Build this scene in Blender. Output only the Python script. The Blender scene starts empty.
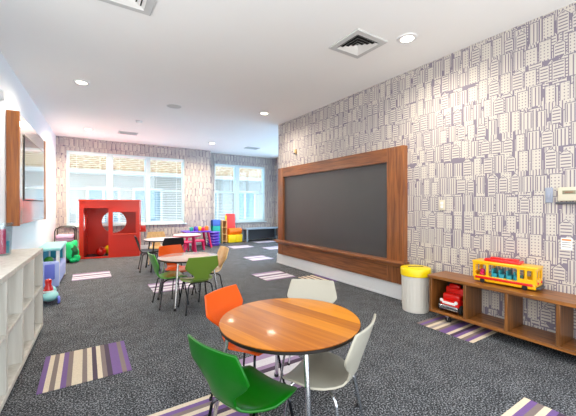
import bpy, bmesh, math, random
from mathutils import Vector, Matrix
R = math.radians
PI = math.pi
random.seed(4)
sc = bpy.context.scene
COL = sc.collection

# ------------------------------------------------------------------ camera
F = 312.0
YAW = math.atan(202 / F)
cd = bpy.data.cameras.new('camera')
cam = bpy.data.objects.new('camera', cd)
COL.objects.link(cam)
cd.sensor_width = 36
cd.lens = 36 * F / 576
cd.shift_y = -3 / 576
cd.clip_start = 0.02
cam.location = (0, 0, 1.2)
cam.rotation_euler = (R(90), 0, -YAW)
sc.camera = cam

# ------------------------------------------------------------------ materials
def lin(c):
    return tuple((v / 12.92 if v <= .04045 else ((v + .055) / 1.055) ** 2.4) for v in (x / 255 for x in c)) + (1,)

class NT:
    """small node-building helper"""
    def __init__(s, name):
        s.m = bpy.data.materials.new(name)
        s.m.use_nodes = True
        s.t = s.m.node_tree
        s.b = s.t.nodes['Principled BSDF']
        s.out = s.t.nodes['Material Output']
    def n(s, typ, **kw):
        x = s.t.nodes.new(typ)
        for k, v in kw.items():
            setattr(x, k, v)
        return x
    def l(s, a, b):
        s.t.links.new(a, b)
    def put(s, v, sock):
        if hasattr(v, 'is_output'):
            s.l(v, sock)
        else:
            sock.default_value = v
    def math(s, op, a, b=0.0, c=None):
        x = s.n('ShaderNodeMath', operation=op)
        s.put(a, x.inputs[0]); s.put(b, x.inputs[1])
        if c is not None: s.put(c, x.inputs[2])
        return x.outputs[0]
    def mix(s, f, a, b):
        x = s.n('ShaderNodeMix', data_type='RGBA')
        s.put(f, x.inputs[0]); s.put(a, x.inputs[6]); s.put(b, x.inputs[7])
        return x.outputs[2]
    def ramp(s, f, stops, interp='LINEAR'):
        x = s.n('ShaderNodeValToRGB')
        x.color_ramp.interpolation = interp
        e = x.color_ramp.elements
        while len(e) < len(stops): e.new(.5)
        for i, (p, c) in enumerate(stops):
            e[i].position = p; e[i].color = c
        s.put(f, x.inputs[0])
        return x.outputs[0]

def plain(name, rgb, rough=.5, metal=0, coat=0, spec=.5, trans=0, vary=.06, scale=30, sheen=0):
    k = NT(name)
    co = k.n('ShaderNodeTexCoord').outputs['Object']
    no = k.n('ShaderNodeTexNoise'); no.inputs['Scale'].default_value = scale
    no.inputs['Detail'].default_value = 3
    k.l(co, no.inputs['Vector'])
    c = lin(rgb)
    a = tuple(v * (1 - vary) for v in c[:3]) + (1,)
    b = tuple(min(1, v * (1 + vary)) for v in c[:3]) + (1,)
    k.l(k.mix(no.outputs[0], a, b), k.b.inputs['Base Color'])
    k.b.inputs['Roughness'].default_value = rough
    k.b.inputs['Metallic'].default_value = metal
    k.b.inputs['Coat Weight'].default_value = coat
    k.b.inputs['Coat Roughness'].default_value = .08
    k.b.inputs['Specular IOR Level'].default_value = spec
    k.b.inputs['Transmission Weight'].default_value = trans
    if sheen: k.b.inputs['Sheen Weight'].default_value = sheen
    return k.m

def wood(name, dark, light, axis='X', scale=1.0, rough=.35, coat=.3, plank=0.0, rot=0.0, coatr=.12):
    k = NT(name)
    co = k.n('ShaderNodeTexCoord').outputs['Object']
    mp = k.n('ShaderNodeMapping')
    mp.inputs['Rotation'].default_value = (0, 0, rot)
    k.l(co, mp.inputs[0])
    mp2 = k.n('ShaderNodeMapping')
    st = {'X': (1.5, 28, 28), 'Y': (28, 1.5, 28), 'Z': (28, 28, 1.5)}[axis]
    mp2.inputs['Scale'].default_value = tuple(v * scale for v in st)
    k.l(mp.outputs[0], mp2.inputs[0])
    no = k.n('ShaderNodeTexNoise')
    no.inputs['Scale'].default_value = 1.6; no.inputs['Detail'].default_value = 6; no.inputs['Distortion'].default_value = .6
    k.l(mp2.outputs[0], no.inputs['Vector'])
    f = no.outputs[0]
    if plank:
        sp = k.n('ShaderNodeSeparateXYZ'); k.l(mp.outputs[0], sp.inputs[0])
        w = {'X': 1, 'Y': 0, 'Z': 0}[axis]
        cell = k.math('FLOOR', k.math('DIVIDE', sp.outputs[w], plank))
        wn = k.n('ShaderNodeTexWhiteNoise', noise_dimensions='1D'); k.l(cell, wn.inputs['W'])
        f = k.math('ADD', k.math('MULTIPLY', f, .55), k.math('MULTIPLY', wn.outputs[0], .5))
    c = k.ramp(f, [(.28, lin(dark)), (.72, lin(light))])
    k.l(c, k.b.inputs['Base Color'])
    k.b.inputs['Roughness'].default_value = rough
    k.b.inputs['Coat Weight'].default_value = coat
    k.b.inputs['Coat Roughness'].default_value = coatr
    return k.m

def wallpaper(name):
    """skyline print: three overlapping rows of pale tower blocks with window grids on a lavender ground"""
    k = NT(name)
    g = k.n('ShaderNodeTexCoord').outputs['Object']
    sp = k.n('ShaderNodeSeparateXYZ'); k.l(g, sp.inputs[0])
    u = k.math('ADD', sp.outputs[0], sp.outputs[1]); v = sp.outputs[2]
    bg = lin((126, 119, 134)); cream = lin((197, 191, 183)); line = lin((122, 114, 130))
    colr = None
    col = bg
    for (cw, rh, ou, ov, seed, nx, ny) in ((.125, .25, .03, .17, 3., 5, 10), (.115, .26, .4, .55, 7., 5, 10), (.10, .19, .77, .05, 11., 4, 7)):
        cu = k.math('ADD', k.math('DIVIDE', u, cw), ou)
        ci = k.math('FLOOR', cu); fu = k.math('FRACT', cu)
        w0 = k.n('ShaderNodeTexWhiteNoise', noise_dimensions='1D')
        if seed == 7.:
            k.l(k.math('ADD', ci, seed * 13.7), w0.inputs['W'])
            cv = k.math('ADD', k.math('ADD', k.math('DIVIDE', v, rh), ov), w0.outputs[0])
            ri = k.math('FLOOR', cv); fv = k.math('FRACT', cv)
        else:
            cv = k.math('ADD', k.math('DIVIDE', v, rh), ov)
            ri = k.math('FLOOR', cv); fv = k.math('FRACT', cv)
            k.l(k.math('ADD', ri, seed * 13.7), w0.inputs['W'])
            cu = k.math('ADD', k.math('ADD', k.math('DIVIDE', u, cw), ou), k.math('MULTIPLY', w0.outputs[0], 7.))
            ci = k.math('FLOOR', cu); fu = k.math('FRACT', cu)
        cb = k.n('ShaderNodeCombineXYZ'); k.l(ci, cb.inputs[0]); k.l(ri, cb.inputs[1]); cb.inputs[2].default_value = seed
        wn = k.n('ShaderNodeTexWhiteNoise', noise_dimensions='3D'); k.l(cb.outputs[0], wn.inputs['Vector'])
        rs = k.n('ShaderNodeSeparateColor'); k.l(wn.outputs['Color'], rs.inputs[0])
        r, q, b = rs.outputs
        du = k.math('ABSOLUTE', k.math('SUBTRACT', fu, .5))
        half = k.math('ADD', k.math('MULTIPLY', r, .14), .36)
        spire = k.math('MULTIPLY', k.math('GREATER_THAN', b, .72), .55)
        top = k.math('SUBTRACT', k.math('ADD', k.math('MULTIPLY', q, .28), .74), k.math('MULTIPLY', du, spire))
        iu = k.math('SUBTRACT', half, du)              # >0 inside
        iv = k.math('MULTIPLY', k.math('SUBTRACT', top, fv), rh / cw)
        edge = k.math('MINIMUM', iu, iv)
        inside = k.math('GREATER_THAN', edge, 0.)
        rim = k.math('LESS_THAN', edge, .07)
        lx = k.math('LESS_THAN', k.math('FRACT', k.math('MULTIPLY', fu, nx)), .34)
        ly = k.math('LESS_THAN', k.math('FRACT', k.math('MULTIPLY', fv, ny)), .36)
        grid = k.math('MULTIPLY', lx, ly)
        a1 = k.math('LESS_THAN', b, .34)
        a2 = k.math('GREATER_THAN', b, .66)
        pat = k.math('ADD', k.math('MULTIPLY', a1, lx), k.math('MULTIPLY', a2, ly))
        mid = k.math('SUBTRACT', 1., k.math('ADD', a1, a2))
        pat = k.math('ADD', pat, k.math('MULTIPLY', mid, k.math('MAXIMUM', grid, 0.)))
        core = k.math('GREATER_THAN', edge, .13)
        dark = k.math('MAXIMUM', k.math('MULTIPLY', pat, core), rim)
        bc = k.mix(dark, cream, line)
        col = k.mix(inside, col, bc)
    k.l(col, k.b.inputs['Base Color'])
    k.b.inputs['Roughness'].default_value = .6
    k.b.inputs['Specular IOR Level'].default_value = .3
    return k.m

def carpet(name):
    k = NT(name)
    co = k.n('ShaderNodeTexCoord').outputs['Object']
    n1 = k.n('ShaderNodeTexNoise'); n1.inputs['Scale'].default_value = 105; n1.inputs['Detail'].default_value = 3
    k.l(co, n1.inputs['Vector'])
    n2 = k.n('ShaderNodeTexNoise'); n2.inputs['Scale'].default_value = 7; n2.inputs['Detail'].default_value = 4
    k.l(co, n2.inputs['Vector'])
    f = k.math('ADD', n1.outputs[0], k.math('MULTIPLY', k.math('SUBTRACT', n2.outputs[0], .5), .12))
    k.l(k.ramp(f, [(.38, lin((10, 12, 16))), (.5, lin((44, 49, 56))), (.62, lin((142, 145, 150)))]), k.b.inputs['Base Color'])
    k.b.inputs['Roughness'].default_value = .75
    k.b.inputs['Specular IOR Level'].default_value = .35
    bp = k.n('ShaderNodeBump'); bp.inputs['Strength'].default_value = .25; bp.inputs['Distance'].default_value = .004
    k.l(n1.outputs[0], bp.inputs['Height']); k.l(bp.outputs[0], k.b.inputs['Normal'])
    return k.m

def stripes(name, cols, axis):
    """woven bands across one carpet tile (object space 0..size)"""
    k = NT(name)
    co = k.n('ShaderNodeTexCoord').outputs['Generated']
    sp = k.n('ShaderNodeSeparateXYZ'); k.l(co, sp.inputs[0])
    n = len(cols)
    f = sp.outputs[axis]
    c = k.ramp(f, [(i / n, lin(x)) for i, x in enumerate(cols)], 'CONSTANT')
    ob = k.n('ShaderNodeTexCoord').outputs['Object']
    n1 = k.n('ShaderNodeTexNoise'); n1.inputs['Scale'].default_value = 110; n1.inputs['Detail'].default_value = 2
    k.l(ob, n1.inputs['Vector'])
    c = k.mix(k.math('MULTIPLY', n1.outputs[0], .35), c, lin((60, 55, 60)))
    k.l(c, k.b.inputs['Base Color'])
    k.b.inputs['Roughness'].default_value = .7
    k.b.inputs['Specular IOR Level'].default_value = .4
    return k.m

def glass(name, tint=(235, 245, 250), refl=.08):
    k = NT(name)
    tr = k.n('ShaderNodeBsdfTransparent'); tr.inputs[0].default_value = lin(tint)
    gl = k.n('ShaderNodeBsdfGlossy'); gl.inputs['Roughness'].default_value = .03
    ms = k.n('ShaderNodeMixShader'); ms.inputs[0].default_value = refl
    k.l(tr.outputs[0], ms.inputs[1]); k.l(gl.outputs[0], ms.inputs[2]); k.l(ms.outputs[0], k.out.inputs[0])
    return k.m

def emit(name, rgb, strength):
    k = NT(name)
    k.b.inputs['Base Color'].default_value = lin(rgb)
    k.b.inputs['Emission Color'].default_value = lin(rgb)
    k.b.inputs['Emission Strength'].default_value = strength
    return k.m

def roof_tiles(name):
    k = NT(name)
    co = k.n('ShaderNodeTexCoord').outputs['Object']
    mp = k.n('ShaderNodeMapping'); mp.inputs['Rotation'].default_value = (0, 0, R(45)); mp.inputs['Scale'].default_value = (1, 1, .01)
    k.l(co, mp.inputs[0])
    ch = k.n('ShaderNodeTexBrick'); ch.inputs['Scale'].default_value = 3.2
    ch.offset = 0; ch.inputs['Brick Width'].default_value = .9; ch.inputs['Row Height'].default_value = .9
    ch.inputs['Color1'].default_value = lin((166, 124, 80)); ch.inputs['Color2'].default_value = lin((150, 106, 64))
    ch.inputs['Mortar'].default_value = lin((172, 146, 110)); ch.inputs['Mortar Size'].default_value = .12
    k.l(mp.outputs[0], ch.inputs['Vector'])
    k.l(ch.outputs[0], k.b.inputs['Base Color'])
    k.b.inputs['Roughness'].default_value = .8
    return k.m

M = {}
M['ceil'] = plain('ceiling_paint', (240, 241, 240), .9, vary=.01, scale=3)
M['lwall'] = plain('white_wall_paint', (232, 236, 240), .75, vary=.01, scale=3)
M['trim'] = plain('white_trim_paint', (226, 228, 230), .4, vary=.02)
M['paper'] = wallpaper('skyline_wallpaper')
M['carpet'] = carpet('speckled_carpet')
M['winframe'] = plain('window_frame_paint', (206, 226, 230), .4, vary=.01)
M['blind'] = plain('white_blind_slat', (238, 243, 244), .5, vary=.01)
M['glass'] = glass('window_glass')
M['walnut'] = wood('walnut_red', (92, 48, 22), (156, 96, 52), 'Y', rough=.35, coat=.35)
M['walnutz'] = wood('walnut_red_upright', (98, 52, 24), (162, 100, 52), 'Z', rough=.35, coat=.35)
M['amber'] = wood('amber_wood_upright', (140, 70, 8), (196, 112, 24), 'Z', rough=.3, coat=.8, coatr=.1)
M['gloss'] = plain('pale_gloss_panel', (206, 194, 184), .2, coat=1., vary=.02)
M['bench'] = wood('bench_wood', (92, 54, 18), (168, 106, 48), 'Y', rough=.35, coat=.25)
M['benchz'] = wood('bench_wood_upright', (78, 46, 18), (144, 92, 42), 'Z', rough=.4, coat=.2)
M['tabletop'] = wood('orange_plank_laminate', (158, 84, 4), (212, 132, 20), 'Y', scale=.8, rough=.4, coat=.15, plank=.1, rot=R(-14))
M['tabletop2'] = wood('pale_pink_laminate', (196, 160, 146), (224, 196, 186), 'X', scale=.8, rough=.22, coat=.6, plank=.12)
M['edge'] = plain('black_edge_band', (26, 20, 18), .4)
M['chrome'] = plain('chrome', (205, 207, 210), .16, metal=1, vary=.02)
M['darkchrome'] = plain('dark_chrome', (62, 63, 68), .22, metal=1, vary=.02)
M['black'] = plain('black_plastic', (20, 20, 23), .45)
M['rubber'] = plain('black_rubber', (24, 24, 26), .8)
M['slate'] = plain('chalkboard_slate', (52, 52, 54), .5, vary=.25, scale=2.5, spec=.6, coat=.7)
M['slate'].node_tree.nodes['Principled BSDF'].inputs['Coat Roughness'].default_value = .42
M['orange'] = plain('orange_shell', (220, 82, 0), .34, coat=.08, spec=.35, vary=.03)
M['green'] = plain('green_shell', (0, 92, 2), .32, coat=.1, spec=.35, vary=.03)
M['grass'] = plain('light_green_shell', (74, 156, 42), .3, coat=.3, vary=.03)
M['olive'] = plain('olive_shell', (104, 134, 46), .3, coat=.3, vary=.03)
M['cream'] = plain('cream_shell', (166, 162, 148), .34, coat=.15, vary=.02)
M['tan'] = wood('birch_ply', (206, 160, 96), (234, 194, 136), 'Z', rough=.3, coat=.3)
M['red'] = plain('red_panel_paint', (212, 38, 14), .35, coat=.2, vary=.03)
M['redtrim'] = plain('orange_red_edge', (226, 60, 28), .35, vary=.03)
M['white'] = plain('white_plastic', (232, 232, 230), .35, vary=.02)
M['canwhite'] = plain('bin_white_plastic', (214, 212, 205), .4, vary=.03)
M['yellow'] = plain('yellow_plastic', (238, 208, 12), .3, vary=.03)
M['busyellow'] = plain('toy_yellow', (240, 182, 8), .28, coat=.3, vary=.02)
M['toyred'] = plain('toy_red', (212, 22, 14), .25, coat=.4, vary=.02)
M['teal'] = plain('teal_plastic', (40, 150, 168), .35)
M['aqua'] = plain('aqua_plastic', (152, 214, 212), .35, vary=.03)
M['lavender'] = plain('lavender_plastic', (172, 186, 236), .4, vary=.03)
M['blue'] = plain('periwinkle_plastic', (108, 120, 214), .4, vary=.03)
M['purple'] = plain('purple_plastic', (98, 62, 190), .35, vary=.04)
M['magenta'] = plain('magenta_plastic', (214, 26, 92), .35, vary=.03)
M['pinktop'] = plain('pale_pink_top', (232, 206, 210), .3, vary=.02)
M['pinkcloth'] = plain('pink_fabric', (226, 178, 212), .8, vary=.12, scale=18)
M['foamyellow'] = plain('yellow_vinyl', (248, 214, 6), .4, vary=.02)
M['foamorange'] = plain('orange_vinyl', (246, 122, 14), .4, vary=.02)
M['foamred'] = plain('coral_red_vinyl', (240, 62, 58), .4, vary=.02)
M['foamblue'] = plain('blue_vinyl', (72, 112, 200), .4, vary=.02)
M['foamteal'] = plain('teal_vinyl', (34, 168, 158), .4, vary=.02)
M['bagg'] = plain('bright_green_cloth', (8, 200, 112), .55, vary=.2, scale=9)
M['bagd'] = plain('dark_green_cloth', (20, 90, 44), .7, vary=.2)
M['greybench'] = plain('grey_bench_laminate', (140, 156, 172), .4, vary=.03)
M['darkgrey'] = plain('dark_grey_panel', (70, 74, 80), .5)
M['cubby'] = wood('whitewashed_laminate', (196, 190, 178), (222, 218, 208), 'Z', scale=.5, rough=.4, coat=.1)
M['beige'] = plain('beige_plastic', (206, 200, 180), .45, vary=.02)
M['greyplate'] = plain('blue_grey_plate', (150, 158, 176), .45, vary=.02)
M['lcd'] = plain('grey_green_lcd', (132, 128, 104), .2, vary=.02)
M['ink'] = plain('brown_ink', (130, 70, 40), .5)
M['orangeink'] = plain('orange_print', (222, 130, 50), .5)
M['grille'] = plain('grey_grille', (196, 198, 198), .6, vary=.03)
M['ventdark'] = plain('dark_duct', (26, 26, 26), .9)
M['screen'] = plain('glossy_black_screen', (20, 22, 26), .06, coat=1., vary=.02)
M['clear'] = glass('clear_plastic', (238, 244, 246), .1)
M['lamp'] = emit('warm_lamp_diffuser', (255, 244, 222), 14)
M['facade'] = plain('pale_stucco', (140, 137, 130), .85, vary=.05, scale=3)
M['eave'] = plain('white_eave', (178, 176, 170), .7)
M['roof'] = roof_tiles('sandy_roof_tiles')
M['pane'] = plain('blue_grey_pane', (100, 128, 138), .1, vary=.05)

# ------------------------------------------------------------------ mesh helpers
class MB:
    def __init__(s):
        s.bm = bmesh.new()
    def _xf(s, geo, mat):
        bmesh.ops.transform(s.bm, matrix=mat, verts=geo)
    def box(s, lo, hi, mat=None):
        lo = Vector(lo); hi = Vector(hi)
        r = bmesh.ops.create_cube(s.bm, size=1)['verts']
        d = hi - lo
        m = Matrix.Translation((lo + hi) / 2) @ Matrix.Diagonal((d.x, d.y, d.z, 1))
        s._xf(r, (mat @ m) if mat else m)
        return s
    def rbox(s, lo, hi, rad=.01, seg=3, mat=None):
        lo = Vector(lo); hi = Vector(hi)
        b = bmesh.new()
        bmesh.ops.create_cube(b, size=1)
        d = hi - lo
        bmesh.ops.transform(b, matrix=Matrix.Translation((lo + hi) / 2) @ Matrix.Diagonal((d.x, d.y, d.z, 1)), verts=b.verts)
        bmesh.ops.bevel(b, geom=b.edges[:], offset=min(rad, min(d) * .48), segments=seg, profile=.5, affect='EDGES')
        if mat: bmesh.ops.transform(b, matrix=mat, verts=b.verts)
        s.add(b)
        return s
    def add(s, b):
        mp = {}
        for v in b.verts: mp[v] = s.bm.verts.new(v.co)
        for f in b.faces:
            try: s.bm.faces.new([mp[v] for v in f.verts])
            except ValueError: pass
        b.free()
    def lathe(s, prof, seg=32, mat=None, cap=True):
        """prof: list of (r, z) bottom to top around Z"""
        rings = []
        for r, z in prof:
            rings.append([s.bm.verts.new((max(r, 1e-5) * math.cos(2 * PI * i / seg), max(r, 1e-5) * math.sin(2 * PI * i / seg), z)) for i in range(seg)])
        for a, b in zip(rings, rings[1:]):
            for i in range(seg):
                j = (i + 1) % seg
                s.bm.faces.new((a[i], a[j], b[j], b[i]))
        if cap:
            s.bm.faces.new(rings[0][::-1]); s.bm.faces.new(rings[-1])
        if mat:
            s._xf([v for r in rings for v in r], mat)
        return s
    def tube(s, pts, r, seg=10, closed=False):
        pts = [Vector(p) for p in pts]
        n = len(pts); rings = []
        up = None
        for i in range(n):
            if closed: t = pts[(i + 1) % n] - pts[i - 1]
            else: t = pts[min(i + 1, n - 1)] - pts[max(i - 1, 0)]
            t.normalize()
            if up is None:
                up = Vector((0, 0, 1)) if abs(t.z) < .9 else Vector((1, 0, 0))
            a = t.cross(up).normalized(); up = a.cross(t).normalized()
            rr = r[i] if isinstance(r, (list, tuple)) else r
            rings.append([s.bm.verts.new(pts[i] + (a * math.cos(2 * PI * j / seg) + up * math.sin(2 * PI * j / seg)) * rr) for j in range(seg)])
        prs = list(zip(rings, rings[1:])) + ([(rings[-1], rings[0])] if closed else [])
        for x, y in prs:
            for j in range(seg):
                q = (j + 1) % seg
                s.bm.faces.new((x[j], x[q], y[q], y[j]))
        if not closed:
            s.bm.faces.new(rings[0][::-1]); s.bm.faces.new(rings[-1])
        return s
    def ball(s, c, r, scale=(1, 1, 1), seg=20):
        v = bmesh.ops.create_uvsphere(s.bm, u_segments=seg, v_segments=seg // 2 + 2, radius=r)['verts']
        s._xf(v, Matrix.Translation(c) @ Matrix.Diagonal((*scale, 1)))
        return s
    def prism(s, poly, h0, h1, axis='Z', mat=None):
        """extrude polygon (list of 2D) between h0 and h1 along axis"""
        def P(p, h):
            if axis == 'Z': return (p[0], p[1], h)
            if axis == 'Y': return (p[0], h, p[1])
            return (h, p[0], p[1])
        a = [s.bm.verts.new(P(p, h0)) for p in poly]
        b = [s.bm.verts.new(P(p, h1)) for p in poly]
        s.bm.faces.new(a[::-1]); s.bm.faces.new(b)
        n = len(poly)
        for i in range(n):
            j = (i + 1) % n
            s.bm.faces.new((a[i], a[j], b[j], b[i]))
        if mat: s._xf(a + b, mat)
        return s
    def plate(s, outer, holes, t0, t1, mat=None):
        """flat plate in local XZ (thickness along Y t0..t1) with holes"""
        b = bmesh.new()
        es = []
        for loop in [outer] + holes:
            vs = [b.verts.new((p[0], t0, p[1])) for p in loop]
            for i in range(len(vs)):
                es.append(b.edges.new((vs[i], vs[(i + 1) % len(vs)])))
        r = bmesh.ops.triangle_fill(b, use_beauty=True, use_dissolve=False, edges=es)
        fs = [g for g in r['geom'] if isinstance(g, bmesh.types.BMFace)]
        e = bmesh.ops.extrude_face_region(b, geom=fs)
        bmesh.ops.translate(b, vec=(0, t1 - t0, 0), verts=[g for g in e['geom'] if isinstance(g, bmesh.types.BMVert)])
        if mat: bmesh.ops.transform(b, matrix=mat, verts=b.verts)
        s.add(b)
        return s
    def build(s, name, mat, parent=None, smooth=True, bevel=0, sharp=35, origin=None):
        bmesh.ops.remove_doubles(s.bm, verts=s.bm.verts, dist=1e-6)
        bmesh.ops.recalc_face_normals(s.bm, faces=s.bm.faces)
        me = bpy.data.meshes.new(name)
        if origin is not None:
            bmesh.ops.translate(s.bm, vec=-Vector(origin), verts=s.bm.verts)
        s.bm.to_mesh(me); s.bm.free()
        if smooth:
            for p in me.polygons: p.use_smooth = True
            me.set_sharp_from_angle(angle=R(sharp))
        o = bpy.data.objects.new(name, me)
        COL.objects.link(o)
        me.materials.append(M[mat] if isinstance(mat, str) else mat)
        if origin is not None: o.location = origin
        if parent: o.parent = parent
        if bevel:
            b = o.modifiers.new('bevel', 'BEVEL'); b.width = bevel; b.segments = 2; b.limit_method = 'ANGLE'; b.angle_limit = R(40)
        return o

def tag(o, label, cat, group=None, kind=None):
    o['label'] = label; o['category'] = cat
    if group: o['group'] = group
    if kind: o['kind'] = kind
    return o
def thing(name, label, cat, loc=(0, 0, 0), rz=0, group=None):
    o = bpy.data.objects.new(name, None); COL.objects.link(o)
    o.empty_display_size = .1
    o.location = loc; o.rotation_euler = (0, 0, rz)
    return tag(o, label, cat, group)
def struct(o):
    o['kind'] = 'structure'; return o
def dup(root, loc, rz, label, mats=None):
    r = root.copy(); COL.objects.link(r); r.location = loc; r.rotation_euler = (0, 0, rz); r['label'] = label
    def rec(src, dst):
        for ch in list(src.children):
            c = ch.copy(); COL.objects.link(c); c.parent = dst
            if mats and ch.type == 'MESH':
                nm = ch.data.materials[0].name
                if nm in mats:
                    c.data = ch.data.copy(); c.data.materials[0] = M[mats[nm]]
            rec(ch, c)
    rec(root, r)
    return r
def circ(cx, cy, r, n=40, ry=None, a0=0):
    ry = ry or r
    return [(cx + r * math.cos(a0 + 2 * PI * i / n), cy + ry * math.sin(a0 + 2 * PI * i / n)) for i in range(n)]
def rect(x0, y0, x1, y1):
    return [(x0, y0), (x1, y0), (x1, y1), (x0, y1)]
def rrect(x0, y0, x1, y1, r, n=5):
    out = []
    for cx, cy, a in ((x1 - r, y0 + r, -90), (x1 - r, y1 - r, 0), (x0 + r, y1 - r, 90), (x0 + r, y0 + r, 180)):
        for i in range(n + 1):
            t = R(a + 90 * i / n); out.append((cx + r * math.cos(t), cy + r * math.sin(t)))
    return out

# ------------------------------------------------------------------ room shell
ZC = 2.86; XR = 3.36; YB = 9.3; YR = 9.65; Y0 = -.7; YL = 2.7
lx = lambda y: -.94 + .036 * y          # left wall face
b = MB(); b.box((-1.3, Y0, -.12), (6.1, 10.0, 0)); struct(b.build('floor', 'carpet', smooth=False))
b = MB(); b.box((-1.3, Y0, ZC), (6.1, 10.0, ZC + .15)); struct(b.build('ceiling', 'ceil', smooth=False))
b = MB(); b.prism([(lx(YL), YL), (lx(YB), YB), (lx(YB) - .15, YB), (lx(YL) - .15, YL)], 0, ZC); struct(b.build('wall_left', 'lwall', smooth=False))
b = MB(); b.box((XR, Y0, 0), (XR + .2, 5.56, ZC)); struct(b.build('wall_right', 'paper', smooth=False))
# back wall with window opening
W1 = (-.40, .68, 2.42, 2.535); W2 = (3.45, .64, 5.28, 2.53)
b = MB(); b.plate(rect(-.95, 0, 3.2, ZC), [rect(*W1)], YB, YB + .2); struct(b.build('wall_back', 'paper', smooth=False))
b = MB(); b.plate(rect(3.2, 0, 5.72, ZC), [rect(*W2)], YR, YR + .2); struct(b.build('wall_alcove', 'paper', smooth=False))
b = MB(); b.box((3.05, YB + .19, 0), (3.2, YR + .2, ZC)); struct(b.build('wall_alcove_return', 'paper', smooth=False))
b = MB(); b.box((5.7, 8.95, 0), (5.85, 9.85, ZC)); b.box((5.7, 4.4, 0), (5.85, 8.95, .35)); b.box((5.7, 4.4, 2.7), (5.85, 8.95, ZC)); b.box((5.7, 3.9, 0), (5.85, 4.4, ZC)); struct(b.build('wall_alcove_side', 'paper', smooth=False))
wr = bpy.data.objects.new('window_added', None); COL.objects.link(wr); wr['kind'] = 'structure'  # unseen side window, added so more daylight reaches the far end
b = MB(); b.plate(rect(4.4, .35, 8.95, 2.7), [rect(4.46 + 1.51 * i, .41, 4.46 + 1.51 * i + 1.44, 2.64) for i in range(3)], -5.82, -5.73, Matrix.Rotation(R(90), 4, 'Z')); b.build('window_frame', 'winframe', wr, smooth=False)
b = MB(); b.box((5.77, 4.44, .4), (5.775, 8.9, 2.66)); b.build('pane', 'glass', wr, smooth=False)
b = MB(); b.box((3.56, 3.9, 0), (5.7, 4.05, ZC)); struct(b.build('wall_alcove_near', 'lwall', smooth=False))
# baseboards
b = MB(); b.box((XR - .022, 2.38, 0), (XR, 5.58, .2)); b.box((XR - .028, 2.40, .0), (XR, 5.59, .03)); b.box((XR, 5.56, 0), (XR + .2, 5.58, .2)); struct(b.build('baseboard_right', 'trim', bevel=.004))
b = MB(); b.box((lx(YB) + .0, YB - .015, 0), (3.2, YB, .11)); struct(b.build('baseboard_back', 'trim', bevel=.003))
b = MB(); b.box((3.2, YR - .015, 0), (5.7, YR, .11)); struct(b.build('baseboard_alcove', 'trim', bevel=.003))
b = MB(); b.box((5.685, 4.05, 0), (5.7, YR, .11)); struct(b.build('baseboard_side', 'trim', bevel=.003))
b = MB(); b.prism([(lx(3.9), 3.9), (lx(YB), YB), (lx(YB) + .015, YB), (lx(3.9) + .015, 3.9)], 0, .11); struct(b.build('baseboard_left', 'trim', bevel=.003))

def window(name, W, yw, mulls, rail, labels):
    x0, z0, x1, z1 = W
    root = bpy.data.objects.new(name, None); COL.objects.link(root); root['kind'] = 'structure'
    fr = MB()
    edges = [x0] + [m for mm in mulls for m in mm] + [x1]
    f = .032
    fr.box((x0, yw + .02, z0), (x0 + f, yw + .14, z1)); fr.box((x1 - f, yw + .02, z0), (x1, yw + .14, z1))
    fr.box((x0, yw + .02, z1 - f), (x1, yw + .14, z1)); fr.box((x0, yw + .02, z0), (x1, yw + .14, z0 + f))
    for a, c in mulls: fr.box((a, yw + .01, z0 + f), (c, yw + .14, z1 - f))
    fr.build('window_frame', 'winframe', root, bevel=.004)
    s = MB(); s.box((x0 - .05, yw - .05, z0 - .03), (x1 + .05, yw + .02, z0)); s.build('window_sill', 'winframe', root, bevel=.005)
    units = [(edges[i], edges[i + 1]) for i in range(0, len(edges), 2)]
    for i, (a, c) in enumerate(units):
        a2 = a + (f if i == 0 else 0); c2 = c - (f if i == len(units) - 1 else 0)
        sh = MB()
        sh.plate(rect(a2, rail - .018, c2, z1 - f), [rect(a2 + .022, rail + .018, c2 - .022, z1 - f - .022)], yw + .115, yw + .145)
        sh.plate(rect(a2, z0 + f, c2, rail + .018), [rect(a2 + .022, z0 + f + .04, c2 - .022, rail - .018)], yw + .085, yw + .113)
        so = sh.build('sash', 'winframe', root, bevel=0, smooth=False)
        p = MB(); p.box((a2 + .03, yw + .128, rail + .01), (c2 - .03, yw + .132, z1 - f - .03)); p.build('pane', 'glass', so, smooth=False)
        p = MB(); p.box((a2 + .03, yw + .097, z0 + f + .04), (c2 - .03, yw + .101, rail - .01)); p.build('pane', 'glass', so, smooth=False)
        # venetian blind
        t = thing('window_blind', labels[i], 'blind', (0, 0, 0), 0, 'white venetian blinds')
        h = MB(); h.box((a2 + .006, yw + .02, z1 - f - .045), (c2 - .006, yw + .075, z1 - f - .002)); h.build('headrail', 'blind', t, bevel=.004)
        sl = MB(); z = z1 - f - .075
        while z > z0 + f + .05:
            m = Matrix.Translation(((a2 + c2) / 2, yw + .05, z)) @ Matrix.Rotation(R(4), 4, 'X')
            sl.box((-(c2 - a2) / 2 + .01, -.021, -.0011), ((c2 - a2) / 2 - .01, .021, .0011), m); z -= .05
        sl.build('slats', 'blind', t, smooth=False)
        h = MB(); h.rbox((a2 + .01, yw + .03, z0 + f + .004), (c2 - .01, yw + .072, z0 + f + .024), .004); h.build('bottom_rail', 'blind', t)
        cdd = MB()
        for q in (.2, .8):
            cdd.tube([(a2 + (c2 - a2) * q, yw + .074, z0 + f + .02), (a2 + (c2 - a2) * q, yw + .074, z1 - f - .04)], .0018, 6)
        cdd.build('ladder_cord', 'blind', t)
window('window_1', W1, YB, [(.47, .58), (1.38, 1.49)], 1.60,
       ['white venetian blind over the leftmost pane of the triple window, above the red playhouse',
        'white venetian blind in the middle pane of the triple window',
        'white venetian blind in the right pane of the triple window'])
window('window_2', W2, YR, [(4.18, 4.31)], 1.62,
       ['white venetian blind in the left half of the double window, behind the foam chair',
        'white venetian blind in the right half of the double window, above the grey bench'])

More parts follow.
